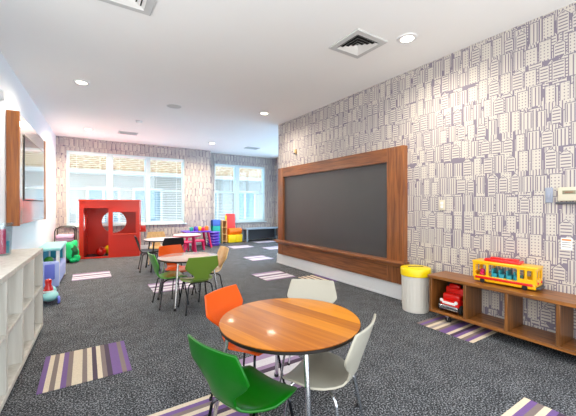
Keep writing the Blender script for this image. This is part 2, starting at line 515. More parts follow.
# ------------------------------------------------------------------ neighbouring building outside
t = thing('neighbouring_house', 'pale house with sandy tiled roof seen outside through the window blinds', 'house', (4, 16, -3))
b = MB(); b.box((-14, 0, 0), (16, 4, 5.7)); b.build('wall', 'facade', t, smooth=False)
b = MB(); b.box((-14.3, -.45, 5.55), (16.3, .05, 5.8)); b.build('eave', 'eave', t, smooth=False)
b = MB(); b.prism([(-.5, 5.8), (4.5, 9.6), (4.5, 9.4), (-.4, 5.62)], -14.3, 16.3, 'X'); b.build('roof', 'roof', t, smooth=False)
for i, x in enumerate((-9.4, -7.2, -4.0, -2.2, .6, 2.8, 5.4)):
    fr = MB(); fr.plate(rect(x, 3.1, x + 1.3, 5.0), [rect(x + .1, 3.2, x + .6, 4.9), rect(x + .7, 3.2, x + 1.2, 4.9)], -.08, .0)
    fo = fr.build('window', 'eave', t, smooth=False)
    p = MB(); p.box((x + .08, -.04, 3.18), (x + 1.22, -.01, 4.92)); p.build('pane', 'pane', fo, smooth=False)

# ------------------------------------------------------------------ carpet tiles
cr, pu, ta, pl, gy, lv = (232, 216, 190), (120, 88, 152), (134, 118, 114), (70, 52, 78), (168, 156, 152), (166, 140, 178)
SA = [pu, cr, ta, cr, pu, ta, cr, cr, ta, cr, pl, cr, ta, pl, pu, pu, ta, pu]
SB = [cr, pu, ta, cr, pu, pl, cr, pu, pu, ta, cr, gy, cr, ta, pu, ta]
wh = (226, 224, 232)
SC = [lv, wh, wh, lv, wh, wh, pl, lv, wh, wh, lv, lv]
SD = [cr, pl, cr, cr, pl, cr, cr, pl, cr, cr, pl, pu, pu]
def tile(x, y, cols, axis, label, s=.55, rz=0, sx=None):
    b = MB(); sx = sx or s
    b.box((0, 0, 0), (sx, s, .004))
    o = b.build('striped_carpet_tile', stripes('striped_carpet', cols, axis), smooth=False)
    o.location = (x, y, 0); o.rotation_euler = (0, 0, rz)
    tag(o, label, 'carpet tile', 'striped carpet tiles')
tile(-.265, 2.52, SA, 0, 'cream and purple striped carpet tile beside the white cubby shelf', .58, sx=.545)
tile(-.19, 5.98, SC, 1, 'pale striped carpet tile in front of the red playhouse')
tile(.28, 1.37, SB[::-1], 1, 'striped carpet tile under the green chair at the bottom edge')
tile(.86, 1.68, SC, 1, 'striped carpet tile beneath the wooden table and orange chair')
tile(2.40, 4.32, SC, 1, 'lilac and white striped carpet tile left of its turned neighbour, before the chalkboard')
tile(2.95, 3.70, SD, 0, 'cream and plum striped carpet tile nearest the chalkboard baseboard', .55, sx=.38)
tile(2.82, 1.40, SB, 1, 'purple and cream striped carpet tile reaching under the wooden shelf')
tile(1.74, .28, SB[::-1], 1, 'purple and tan striped carpet tile in the bottom right corner')
tile(3.02, 6.02, SC, 1, 'white striped carpet tile past the left end of the chalkboard', sx=.5)
tile(.78, 4.55, SC, 1, 'pale striped carpet tile under the light green chair')
tile(3.42, 8.0, SC, 1, 'pale carpet tile before the foam blocks', .5, sx=.62)
tile(4.15, 7.28, SC, 1, 'pale carpet tile partly hidden by the chalkboard corner', .5)
tile(4.55, 8.75, SC, 1, 'pale carpet tile in front of the grey window bench', .4, sx=.7)

# ------------------------------------------------------------------ ceiling fixtures
def downlight(x, y, label, power=125, warm=(1, .88, .72)):
    t = thing('recessed_downlight', label, 'ceiling light', (x, y, ZC), 0, 'recessed ceiling downlights')
    b = MB(); b.lathe([(.062, -.001), (.062, -.012), (.092, -.010), (.098, -.003), (.098, 0)], 36, cap=False); b.build('trim_ring', 'trim', t)
    b = MB(); b.lathe([(.001, -.007), (.062, -.007), (.062, -.002), (.001, -.002)], 32); b.build('diffuser', 'lamp', t)
    ld = bpy.data.lights.new('downlight_lamp', 'SPOT'); ld.energy = power; ld.color = warm
    ld.spot_size = R(165); ld.spot_blend = .9; ld.shadow_soft_size = .07
    lo = bpy.data.objects.new('downlight_lamp', ld); COL.objects.link(lo); lo.location = (0, 0, -.03); lo.parent = t
downlight(-.05, 5.05, 'lit round downlight on the ceiling near the left wall')
downlight(2.68, 1.96, 'lit round downlight beside the square vent, washing the right wall')
downlight(2.70, 4.96, 'lit round downlight above the chalkboard end')
downlight(.04, 8.09, 'small lit downlight over the red playhouse', 450, (1, .82, .58))
downlight(2.83, 8.12, 'small lit downlight before the far window corner', 450, (1, .82, .58))
def square_vent(x, y, s, label):
    t = thing('ceiling_vent', label, 'ceiling vent', (x, y, ZC), 0, 'ceiling air vents')
    b = MB(); b.box((-s / 2 + .02, -s / 2 + .02, -.004), (s / 2 - .02, s / 2 - .02, -.001)); b.build('duct', 'ventdark', t, smooth=False)
    b = MB(); b.plate(rect(-s / 2, -s / 2, s / 2, s / 2), [rect(-s / 2 + .06, -s / 2 + .06, s / 2 - .06, s / 2 - .06)], -.018, 0, Matrix.Rotation(R(90), 4, 'X')); b.build('frame', 'grille', t, bevel=.003)
    n = 4
    for i in range(n):
        st = (s / 2 - .06) / n; h = s / 2 - .062 - i * st
        g = MB()
        k = h * .5 if i == n - 1 else h - st * .6
        lo_ = [(-h, -h, -.024), (h, -h, -.024), (h, h, -.024), (-h, h, -.024)]
        hi_ = [(-k, -k, -.004), (k, -k, -.004), (k, k, -.004), (-k, k, -.004)]
        A = [g.bm.verts.new(p) for p in lo_]; B = [g.bm.verts.new(p) for p in hi_]
        for q in range(4):
            g.bm.faces.new((A[q], A[(q + 1) % 4], B[(q + 1) % 4], B[q]))
        if i == n - 1: g.bm.faces.new(B)
        g.build('louver', 'white', t, smooth=False)
    return t
square_vent(2.35, 2.31, .42, 'square white louvred air vent next to the downlight')
square_vent(.26, 2.72, .42, 'square air vent cut by the top edge of the picture')
def slot_vent(x, y, label):
    t = thing('ceiling_vent', label, 'ceiling vent', (x, y, ZC), 0, 'ceiling air vents')
    b = MB(); b.plate(rect(-.2, -.14, .2, .14), [rect(-.17, -.11, .17, .11)], -.012, 0, Matrix.Rotation(R(90), 4, 'X')); b.build('frame', 'grille', t, bevel=.002)
    b = MB(); b.box((-.17, -.11, -.004), (.17, .11, -.001)); b.build('duct', 'ventdark', t, smooth=False)
    g = MB()
    for i in range(7): g.box((-.17, -.1 + i * .033 - .005, -.012), (.17, -.1 + i * .033 + .005, -.004))
    g.build('louver', 'grille', t, smooth=False)
slot_vent(.81, 8.04, 'small slotted ceiling vent above the triple window')
slot_vent(4.06, 8.2, 'small slotted ceiling vent above the double window')
t = thing('ceiling_speaker', 'round flat grey speaker in the middle of the ceiling', 'speaker', (1.24, 5.43, ZC))
b = MB(); b.lathe([(.001, -.012), (.1, -.010), (.115, -.006), (.12, 0)], 36); b.build('grille', 'grille', t)
b = MB(); b.lathe([(.113, -.0085), (.124, -.007), (.126, 0)], 36, cap=False); b.build('rim', 'trim', t)
t = thing('smoke_detector', 'small white round smoke detector on the ceiling', 'smoke detector', (.88, 6.78, ZC))
b = MB(); b.lathe([(.001, -.04), (.04, -.038), (.055, -.022), (.062, 0)], 30); b.build('body', 'white', t)
b = MB(); b.lathe([(.066, -.006), (.068, 0)], 30, cap=False); b.build('base', 'trim', t)

# ------------------------------------------------------------------ chalkboard on right wall
t = thing('chalkboard', 'large black chalkboard in a wide reddish wooden frame on the patterned wall', 'chalkboard', (XR, 4.06, 0))
def bx(x, y0, z0, y1, z1, d0=0):  # box standing off the right wall, local coords
    return ((-x, y0 - 4.06, z0), (-d0, y1 - 4.06, z1))
b = MB(); b.box(*bx(.03, 2.71, .46, 5.28, 1.77)); b.build('slate', 'slate', t, smooth=False)
b = MB(); b.box(*bx(.075, 2.45, .21, 2.71, 1.94)); b.build('frame_stile', 'walnutz', t, bevel=.004)
b = MB(); b.box(*bx(.075, 5.27, .21, 5.45, 1.94)); b.build('frame_stile', 'walnutz', t, bevel=.004)
b = MB(); b.box(*bx(.073, 2.71, 1.755, 5.27, 1.94)); b.build('frame_rail', 'walnut', t, bevel=.004)
b = MB(); b.box(*bx(.073, 2.71, .21, 5.27, .465)); b.build('lower_panel', 'walnut', t, bevel=.004)
b = MB(); b.rbox(*bx(.165, 2.42, .465, 5.48, .50, .0), .008); b.rbox(*bx(.115, 2.44, .425, 5.46, .465, 0), .008); b.build('chalk_ledge', 'walnut', t)

# small plates on the right wall
def wallbox(name, label, cat, y, z, w, h, d, mat, extra=None, x=XR):
    t = thing(name, label, cat, (x, y, z))
    b = MB(); b.rbox((-d, -w / 2, -h / 2), (0, w / 2, h / 2), min(.006, d * .4)); b.build('plate', mat, t)
    for nm, (yy, zz, ww, hh, dd), m in (extra or []):
        b = MB(); b.rbox((-d - dd, yy - ww / 2, zz - hh / 2), (-d + .001, yy + ww / 2, zz + hh / 2), dd * .4); b.build(nm, m, t)
wallbox('thermostat', 'beige wall thermostat with small display at the right edge', 'thermostat', .885, 1.29, .17, .115, .035, 'beige',
        [('display', (.01, .015, .085, .03, .003), 'lcd'), ('reading', (.01, .016, .055, .008, .005), 'ink'), ('lower_lip', (0, -.075, .19, .02, .012), 'darkgrey')])
wallbox('wall_switch', 'slim blue grey switch plate left of the thermostat', 'switch', 1.035, 1.285, .055, .13, .012, 'greyplate', [('rocker', (0, 0, .025, .06, .004), 'greyplate')])
wallbox('wall_outlet', 'small cream cover plate on the wallpaper right of the chalkboard', 'outlet', 2.0, 1.2, .07, .115, .01, 'beige', [('socket', (0, .02, .03, .03, .003), 'white'), ('socket', (0, -.02, .03, .03, .003), 'white')])
wallbox('wall_card', 'white notice card with an orange heading below the thermostat', 'card', .92, .875, .075, .1, .003, 'white',
        [('heading', (0, .034, .062, .014, .001), 'orangeink')] + [('text_line', (0, .012 - .018 * i, .058, .004, .001), 'darkgrey') for i in range(3)])
wallbox('motion_sensor', 'tiny wall sensor above the far end of the chalkboard', 'sensor', 4.91, 2.21, .06, .09, .03, 'tan', [('lens', (0, -.03, .05, .035, .01), 'darkgrey')])

# ------------------------------------------------------------------ TV wall panel on left wall
LW = R(-math.degrees(math.atan(.036)))
t = thing('wooden_tv_surround', 'thick amber edged pale glossy panel on the left wall behind the television', 'wall panel', (lx(4.77), 4.77, 0), LW)
b = MB(); b.box((0, 0, .965), (.105, 1.99, 2.285)); b.build('panel', 'gloss', t, bevel=.004)
b = MB(); b.box((.0, -.012, .955), (.118, .03, 2.295)); b.build('edge_board', 'amber', t, bevel=.004)
b = MB(); b.box((.0, 1.97, .955), (.118, 2.0, 2.295)); b.build('edge_board', 'amber', t, bevel=.004)
t = thing('television', 'flat black framed television inside the wooden panel on the left wall', 'television', (lx(4.77) + .106, 4.77, 0), LW)
b = MB(); b.rbox((0.0, .27, 1.255), (.010, 1.68, 2.075), .004); b.build('bezel', 'black', t)
b = MB(); b.box((.0095, .285, 1.27), (.0115, 1.665, 2.06)); b.build('screen', 'screen', t, smooth=False)
t = thing('wall_alarm', 'round white alarm high on the left wall at the edge of the picture', 'alarm', (lx(4.5), 4.5, 2.38), LW)
b = MB(); b.lathe([(.055, 0), (.053, .02), (.04, .035), (.001, .04)], 30, Matrix.Rotation(R(90), 4, 'Y')); b.build('housing', 'white', t)
b = MB(); b.lathe([(.062, 0), (.06, .006), (.05, .006)], 30, Matrix.Rotation(R(90), 4, 'Y'), cap=False); b.build('back_ring', 'grille', t)

# ------------------------------------------------------------------ white cubby shelf
t = thing('cubby_shelf', 'long whitewashed cubby shelf with two rows along the left wall', 'shelf', (-.345, 3.79, 0), LW)
D = .44; L = 2.65; Hc = .79
b = MB(); b.box((-D, -L, Hc - .035), (.0, 0, Hc)); b.build('top', 'cubby', t, bevel=.003)
b = MB(); b.box((-D, -L, .045), (0, 0, .08)); b.box((-D + .03, -L + .02, 0), (-.03, -.02, .045)); b.build('base', 'cubby', t, bevel=.003)
b = MB(); b.box((-D, -L, .41), (-.004, 0, .435)); b.build('middle_shelf', 'cubby', t, bevel=.003)
for i in range(7):
    y = -i * (L - .035) / 6
    b = MB(); b.box((-D, y - .035, .08), (-.001, y, Hc - .035)); b.build('divider', 'cubby', t, bevel=.003)
b = MB(); b.box((-D - .008, -L, .045), (-D, 0, Hc)); b.build('back_panel', 'cubby', t, smooth=False)
# jar with craft things standing on it
jx, jy = -.585, 3.42
t = thing('clear_jar', 'clear plastic jar of craft bits on top of the cubby shelf', 'jar', (jx, jy, Hc + .001))
b = MB(); b.lathe([(.001, 0), (.06, 0), (.065, .01), (.075, .25), (.08, .255), (.08, .262), (.071, .262), (.062, .012), (.001, .006)], 32, cap=False); b.build('body', 'clear', t)
for nm, lab, m, dx, dy, r, h in (('craft_roll', 'pink roll inside the clear jar', 'magenta', .01, -.025, .026, .2), ('craft_roll', 'teal roll inside the clear jar', 'teal', .03, .022, .02, .1), ('craft_roll', 'purple roll inside the clear jar', 'purple', -.025, .012, .024, .16)):
    b = MB(); b.lathe([(r * .45, 0), (r, 0), (r, h), (r * .45, h)], 20); o = b.build(nm, m); o.location = (jx + dx, jy + dy, Hc + .013); tag(o, lab, 'craft roll')

# ------------------------------------------------------------------ wooden bench shelf with toys
BX = 3.04
t = thing('bench_shelf', 'long low walnut bench shelf with open compartments against the patterned wall', 'shelf', (BX, 1.955, 0))
Lb = 2.35; pit = .352
b = MB(); b.box((-.012, -Lb, .437), (.315, .012, .468)); b.build('top', 'bench', t, bevel=.004)
b = MB(); b.box((0, -Lb, .085), (.305, 0, .113)); b.build('bottom_board', 'bench', t, bevel=.003)
for i in range(8):
    y = -i * pit
    if y < -Lb: break
    b = MB(); b.box((.001, y - .028, .113), (.305, y, .437)); b.build('divider', 'benchz', t, bevel=.003)
b = MB(); b.box((.295, -pit, .113), (.305, -.028, .437)); o = b.build('back_panel', 'black', t, smooth=False); o['label'] = 'black back panel of the end compartment'
for y in (-.17, -1.2, -2.2):
    for x in (.07, .24):
        c = MB(); m = Matrix.Translation((x, y, .028)) @ Matrix.Rotation(R(90), 4, 'Y')
        c.lathe([(.001, -.012), (.026, -.012), (.028, -.008), (.028, .008), (.026, .012), (.001, .012)], 20, m)
        co = c.build('caster', 'rubber', t)
        k = MB(); k.box((x - .02, y - .012, .056), (x + .02, y + .012, .085)); k.tube([(x - .016, y, .026), (x - .017, y, .06)], .006); k.tube([(x + .016, y, .026), (x + .017, y, .06)], .006)
        k.build('fork', 'chrome', co)

# toy truck in first compartment
t = thing('toy_truck', 'red toy truck with silver bumper in the end compartment of the wooden shelf', 'toy truck', (BX + .15, 1.755, .113), R(0))
t.scale = (1.12, 1.12, 1.12)
# local: front faces -x
b = MB(); b.rbox((-.115, -.085, .045), (.11, .085, .115), .02); b.rbox((-.085, -.08, .1), (-.0, .08, .165), .02); b.build('body', 'toyred', t)
b = MB(); b.rbox((-.005, -.085, .11), (.11, -.06, .2), .012); b.rbox((-.005, .06, .11), (.11, .085, .2), .012); b.rbox((-.02, -.085, .11), (.01, .085, .215), .014); b.rbox((-.03, -.05, .2), (.02, .05, .245), .016); b.build('cab', 'toyred', t)
b = MB(); b.rbox((-.135, -.088, .03), (-.108, .088, .07), .01); b.build('bumper', 'chrome', t)
b = MB(); b.rbox((-.121, -.06, .078), (-.112, .06, .1), .004); b.build('grille', 'white', t)
for s in (-1, 1):
    b = MB(); b.lathe([(.001, -.005), (.014, -.004), (.014, .004), (.001, .006)], 16, Matrix.Translation((-.116, s * .066, .105)) @ Matrix.Rotation(R(-90), 4, 'Y')); b.build('headlamp', 'white', t)
for x in (-.07, .07):
    for s in (-1, 1):
        w = MB(); w.lathe([(.001, -.014), (.036, -.014), (.04, -.009), (.04, .009), (.036, .014), (.001, .014)], 24, Matrix.Translation((x, s * .092, .0405)) @ Matrix.Rotation(R(90), 4, 'X'))
        wo = w.build('wheel', 'rubber', t)
        w = MB(); w.lathe([(.001, -.003), (.018, -.003), (.016, .003), (.001, .003)], 16, Matrix.Translation((x, s * .107, .0405)) @ Matrix.Rotation(R(90), 4, 'X')); w.build('hub', 'darkgrey', wo)

# toy bus on bench top
t = thing('toy_bus', 'yellow toy bus with red roof pod on the wooden shelf', 'toy bus', (BX + .19, 1.315, .468), R(4))
t.scale = (.97, .97, 1.0)
bl, bw = .25, .085      # half length (y), half width (x)
b = MB(); b.rbox((-bw, -bl, .012), (bw, bl, .066), .012)       # chassis tub
b.build('lower_body', 'busyellow', t)
for s in (-1, 1):
    side = MB(); x0 = s * bw - .006; x1 = s * bw + .006
    side.plate(rrect(-bl + .0, .055, bl - .0, .195, .022), [rrect(-bl + .02, .095, -bl + .062, .172, .012), rrect(-bl + .078, .095, -bl + .115, .172, .01), rrect(-bl + .135, .066, bl - .135, .178, .012), rrect(bl - .115, .07, bl - .02, .172, .016)], x0, x1,
               Matrix.Rotation(R(90), 4, 'Z') @ Matrix.Diagonal((1, -1, 1, 1)))
    side.build('side_wall', 'busyellow', t, smooth=False, bevel=.002)
for s in (-1, 1):
    e = MB(); e.plate(rrect(-bw, .04, bw, .195, .02), [rrect(-bw + .018, .1, -.006, .17, .01), rrect(.006, .1, bw - .018, .17, .01)], s * bl - .006, s * bl + .006)
    e.build('end_wall', 'busyellow', t, smooth=False, bevel=.002)
b = MB(); b.rbox((-bw - .008, -bl - .012, .183), (bw + .008, bl + .012, .205), .009); b.build('roof', 'busyellow', t)
b = MB(); b.rbox((-.066, -.13, .2), (.066, .165, .232), .012); b.rbox((-.036, -.1, .23), (.036, .12, .246), .006); b.build('roof_pod', 'toyred', t)
for s in (-1, 1):
    b = MB(); b.rbox((s * (bw + .004) - .006, -bl + .02, .04), (s * (bw + .004) + .006, bl - .02, .062), .004); b.build('side_stripe', 'toyred', t)
for i, y in enumerate((-.1, -.04, .02, .08)):
    b = MB(); b.rbox((-.06, y - .022, .062), (.06, y + .022, .1), .006); b.rbox((-.06, y + .01, .08), (.06, y + .022, .14), .005); b.build('seat', 'teal', t)
b = MB(); b.ball((-.03, .19, .105), .022); b.rbox((-.05, .17, .062), (-.01, .21, .09), .01); o = b.build('figure', 'magenta', t); o['label'] = 'magenta figure in the bus'
for y in (-.17, .17):
    for s in (-1, 1):
        w = MB(); w.lathe([(.001, -.01), (.02, -.01), (.022, -.006), (.022, .006), (.02, .01), (.001, .01)], 22, Matrix.Translation((s * (bw - .006), y, .0225)) @ Matrix.Rotation(R(90), 4, 'Y')); w.build('wheel', 'rubber', t)
for s in (-1, 1):
    b = MB(); b.lathe([(.001, -.004), (.012, -.003), (.01, .004), (.001, .005)], 14, Matrix.Translation((s * .05, -bl - .008, .068)) @ Matrix.Rotation(R(90), 4, 'X')); b.build('headlamp', 'toyred', t)
b = MB(); b.rbox((-bw + .01, -bl - .03, .022), (bw - .01, -bl + .01, .036), .004); b.build('bumper', 'darkgrey', t)

# ------------------------------------------------------------------ bin
t = thing('waste_bin', 'white ribbed round bin with bright yellow lid between chalkboard and shelf', 'bin', (3.168, 2.205, 0))
b = MB(); b.lathe([(.001, 0), (.138, 0), (.143, .006), (.146, .1), (.152, .44), (.154, .45), (.001, .45)], 48, cap=False)
b.build('body', 'canwhite', t)
r = MB()
for i in range(28):
    a = 2 * PI * i / 28
    r.tube([(.1455 * math.cos(a), .1455 * math.sin(a), .06), (.1505 * math.cos(a), .1505 * math.sin(a), .39)], .0032, 6)
r.build('ribs', 'canwhite', t)
b = MB(); b.lathe([(.158, .40), (.162, .405), (.164, .475), (.158, .487), (.145, .492), (.04, .496), (.001, .496), (.001, .45)], 48, cap=False); b.build('lid', 'yellow', t)
b = MB(); b.rbox((-.085, -.014, .489), (.085, .014, .4985), .004, mat=Matrix.Rotation(R(-35), 4, 'Z')); b.build('slot', 'black', t)

# ------------------------------------------------------------------ chairs
PROF = [(.142, .320, .140), (.126, .332, .160), (.07, .341, .176), (.012, .340, .182), (-.04, .334, .176), (-.085, .330, .148), (-.125, .333, .110),
        (-.155, .346, .088), (-.175, .370, .079), (-.186, .398, .079),
        (-.193, .418, .086), (-.203, .450, .122), (-.213, .482, .158), (-.222, .510, .184), (-.226, .522, .187), (-.238, .558, .179), (-.250, .594, .170), (-.262, .628, .161), (-.264, .634, .156)]
def shell(rows, name, mat, parent):
    b = MB(); N = 10; G = []
    for y, z, w in rows:
        row = []
        for j in range(N + 1):
            q = -1 + 2 * j / N
            x = w * q
            bend = .022 * q * q * min(1, w / .15)
            k = min(1, max(0, (z - .35) / .1))
            row.append(b.bm.verts.new((x, y + bend * k, z + bend * .7 * (1 - k))))
        G.append(row)
    for a, c in zip(G, G[1:]):
        for j in range(N): b.bm.faces.new((a[j], a[j + 1], c[j + 1], c[j]))
    o = b.build(name, mat, parent, sharp=60)
    md = o.modifiers.new('ply', 'SOLIDIFY'); md.thickness = .011; md.offset = 0
    bv = o.modifiers.new('round', 'BEVEL'); bv.width = .003; bv.segments = 2; bv.limit_method = 'ANGLE'; bv.angle_limit = R(50)
    return o
def make_chair(label, mat, leg):
    t = thing('child_chair', label, 'chair', (0, 0, 0), 0, 'moulded ply chairs around the tables')
    shell(PROF[:9], 'seat', mat, t)
    shell(PROF[8:], 'backrest', mat, t)
    b = MB(); b.rbox((-.075, -.07, .305), (.075, .07, .326), .006); b.build('under_plate', 'black', t)
    for sx in (-1, 1):
        for sy in (-1, 1):
            f = Vector((sx * .17, .145 if sy > 0 else -.185, .008))
            k = Vector((sx * .132, .108 if sy > 0 else -.14, .27))
            p0 = Vector((sx * .03, sy * .03, .312)); p1 = Vector((sx * .095, sy * .088, .311))
            pts = [p0, p1]
            for i in range(1, 6):
                s = i / 6
                pts.append(p1 * (1 - s) ** 2 + Vector((k.x, k.y, .31)) * 2 * s * (1 - s) + k * s * s)
            pts += [k, f]
            b = MB(); b.tube(pts, .0075, 10); lo = b.build('leg', leg, t)
            b = MB(); b.lathe([(.009, 0), (.011, .003), (.0095, .022)], 12, Matrix.Translation((f.x, f.y, 0))); b.build('foot_cap', 'rubber', lo)
    return t
def face(dx, dy): return math.atan2(dy, dx) - PI / 2
CH = make_chair('bright green chair seen from behind at the large wooden table', 'green', 'darkchrome')
def seat_at(back, d, label, mat, leg='darkchrome', first=False):
    """place a chair so that its back top centre stands over `back`, facing direction d"""
    d = Vector(d).normalized()
    p = Vector(back) + d * .262
    if first:
        CH.location = (p.x, p.y, 0); CH.rotation_euler = (0, 0, face(*d)); return
    dup(CH, (p.x, p.y, 0), face(*d), label, {'green_shell': mat, 'dark_chrome': leg})
seat_at((.405, 1.23), (.955, .30), '', 'green', first=True)
seat_at((.752, 2.015), (.5, -.866), 'orange chair at the large wooden table', 'orange')
seat_at((1.45, 1.895), (-.70, -.72), 'cream chair on the far side of the wooden table, before the chalkboard', 'cream', 'chrome')
seat_at((1.135, 1.03), (-.45, .89), 'cream chair pulled out on the near right side of the wooden table', 'cream', 'chrome')
seat_at((1.08, 3.36), (0, 1), 'olive green chair seen from behind at the pale round table', 'olive')
seat_at((.985, 4.58), (.25, -.97), 'orange chair on the far side of the pale round table', 'orange')
seat_at((.62, 3.95), (.99, .05), 'light green chair at the left of the pale round table', 'grass')
seat_at((1.585, 3.99), (-1, .04), 'birch wood chair at the right of the pale round table', 'tan')

# ------------------------------------------------------------------ round tables
def make_table(label, x, y, rad, h, mat, leg, a0, group):
    t = thing('round_table', label, 'table', (x, y, 0), 0, group)
    b = MB(); b.lathe([(.001, h - .006), (rad - .004, h - .006), (rad - .002, h - .001), (rad - .006, h), (.001, h)], 72); b.build('tabletop', mat, t)
    b = MB(); b.lathe([(rad - .02, h - .024), (rad - .004, h - .022), (rad, h - .017), (rad, h - .007), (rad - .004, h - .0055)], 72); b.build('edge_band', 'edge', t)
    for i in range(4):
        a = a0 + i * PI / 2
        c, s = math.cos(a), math.sin(a)
        b = MB(); b.tube([(c * (rad - .055), s * (rad - .055), h - .024), (c * (rad - .05), s * (rad - .05), h - .05), (c * (rad + .03), s * (rad + .03), .01)], .0125, 14); lo = b.build('leg', leg, t)
        b = MB(); b.lathe([(.014, 0), (.016, .004), (.0135, .03)], 14, Matrix.Translation((c * (rad + .03), s * (rad + .03), 0))); b.build('foot_cap', 'rubber', lo)
        b = MB(); b.lathe([(.035, h - .03), (.035, h - .022)], 18, Matrix.Translation((c * (rad - .055), s * (rad - .055), 0))); b.build('mounting_plate', 'black', lo)
    return t
make_table('large round table with orange wood plank top in front', .97, 1.48, .393, .556, 'tabletop', 'chrome', math.atan2(-.40, -.15), None)
make_table('pale pinkish round table in the middle of the room', 1.08, 3.97, .36, .556, 'tabletop2', 'chrome', R(-127), None)
make_table('small white round table with black legs near the red playhouse', 1.24, 6.25, .35, .56, 'pinktop', 'black', R(-135), None)

# black chairs round the far white table
BC = dup(CH, (1.0, 6.25, 0), face(.99, -.05), 'black chair left of the white far table, beside the playhouse', {'green_shell': 'black', 'dark_chrome': 'black'})
BC['group'] = 'chairs at the far white table'
o = dup(BC, (1.27, 5.86, 0), face(-.05, 1), 'black chair in front of the white far table, seen from behind', None)
o = dup(BC, (1.22, 6.82, 0), face(-.1, -1), 'birch backed chair behind the white far table', {'black_plastic': 'tan'})

# ------------------------------------------------------------------ red playhouse
PW, PD, PH = 1.205, .78, 1.29
t = thing('playhouse', 'red wooden playhouse with doorway, window and round portholes', 'playhouse', (-.13, 8.28, 0), R(-10))
T = .03
b = MB(); b.plate(rect(0, 0, PW, PH), [rect(.085, .035, .565, 1.13), rect(.655, .535, PW - .075, 1.035)], 0, T); b.build('front_panel', 'red', t, bevel=.004, smooth=False)
b = MB(); b.plate(rect(T + .0, 0, PW - T, PH), [circ(.60, .78, .27)], PD - T, PD); b.build('back_panel', 'red', t, smooth=False)
rot = Matrix.Rotation(R(90), 4, 'Z')
b = MB(); b.plate(rect(T, 0, PD, PH), [circ(PD / 2 + .02, .80, .2)], -T, 0, rot); b.build('side_panel', 'red', t, smooth=False)
b = MB(); b.plate(rect(T, 0, PD, PH), [circ(PD / 2 + .02, .80, .2)], -T, 0, Matrix.Translation((PW - T, 0, 0)) @ rot); b.build('side_panel', 'red', t, smooth=False)
b = MB(); b.box((-.012, -.012, PH), (PW + .012, .05, PH + .03)); b.box((-.012, PD - .05, PH), (PW + .012, PD + .012, PH + .03)); b.box((-.012, .05, PH), (.04, PD - .05, PH + .03)); b.box((PW - .04, .05, PH), (PW + .012, PD - .05, PH + .03)); b.build('top_rail', 'redtrim', t, bevel=.004)
b = MB(); b.box((.01, T, PH - .03), (PW - .01, PD - T, PH - .005)); b.build('roof_panel', 'red', t, smooth=False)
b = MB(); b.box((.645, -.03, .515), (PW - .065, .0, .537)); b.build('window_ledge', 'redtrim', t, bevel=.003)
b = MB(); b.rbox((PW + .001, .08, .56), (PW + .14, .3, .60), .008); b.rbox((PW + .02, .12, .6), (PW + .13, .27, .70), .015); b.build('side_shelf', 'red', t)
b = MB()
for z in (.25, .45, .65, .85, 1.05):
    for q in (.12, .62): b.ball((T + .004, q, z), .016, seg=10)
b.build('bolt_caps', 'redtrim', t)
def ball(x, y, r, m, lab):
    b = MB(); b.ball((0, 0, r), r, seg=24); o = b.build('play_ball', m); o.location = (x, y, .0); tag(o, lab, 'ball', 'play balls')
ball(.30, 8.55, .105, M['toyred'], 'red ball on the floor inside the playhouse doorway')
ball(.47, 8.80, .11, M['yellow'], 'yellow ball behind the red ball inside the playhouse')

# ------------------------------------------------------------------ toys along the left wall
# aqua and lavender play stand
t = thing('toy_kitchen', 'aqua and lavender plastic play stand beyond the cubby shelf', 'play stand', (-.60, 5.66, 0), LW)
KW, KL = .29, 1.0
b = MB(); b.rbox((.0, 0, .53), (KW, KL, .575), .02); b.build('canopy', 'aqua', t)
for x, y in ((.02, .02), (KW - .06, .02), (.02, KL - .06), (KW - .06, KL - .06)):
    b = MB(); b.rbox((x, y, .0), (x + .042, y + .042, .54), .01); b.build('post', 'white', t)
b = MB(); b.rbox((.01, .06, .33), (.04, KL - .06, .53), .01); b.rbox((.06, KL - .05, .3), (KW - .06, KL - .03, .53), .008); b.build('back_panel', 'teal', t)
b = MB(); b.rbox((.0, .03, .02), (KW - .015, KL - .03, .3), .05); b.build('bin', 'lavender', t)
b = MB(); b.rbox((.05, .0, .0), (KW - .02, .06, .38), .028, 4); b.build('front_panel', 'lavender', t)
b = MB(); b.rbox((.1, -.014, .12), (KW - .07, .012, .34), .02, 4); b.build('inset_panel', 'blue', t)
b = MB(); b.ball((.12, .25, .363), .06); o = b.build('play_ball', 'grass'); o.location = (-.60, 5.66, -.0); o.rotation_euler = (0, 0, LW); tag(o, 'small green ball resting in the aqua play stand', 'ball', 'play balls')

# ride-on toy
t = thing('ride_on_toy', 'aqua ride on toy with red upright back beside the cubby shelf', 'ride on toy', (-.38, 4.82, 0), R(8))
b = MB(); b.ball((0, 0, .085), .085, (1.1, 1.8, .75)); b.build('body', 'aqua', t)
b = MB(); b.ball((0.01, .15, .11), .075, (1., 1., .9)); b.build('nose', 'aqua', t)
b = MB(); b.lathe([(.001, .12), (.052, .12), (.056, .135), (.046, .19), (.03, .225), (.036, .26), (.032, .288), (.001, .298)], 28, Matrix.Translation((-.01, -.02, .0))); b.build('back_rest', 'toyred', t)
b = MB(); b.lathe([(.056, .138), (.057, .148), (.053, .158)], 28, Matrix.Translation((-.01, -.02, .0)), cap=False); b.build('white_band', 'white', t)
for x in (-.085, .085):
    for y in (-.11, .13):
        w = MB(); w.lathe([(.001, -.013), (.042, -.013), (.045, -.008), (.045, .008), (.042, .013), (.001, .013)], 22, Matrix.Translation((x, y, .0455)) @ Matrix.Rotation(R(90), 4, 'Y')); w.build('wheel', 'blue', t)

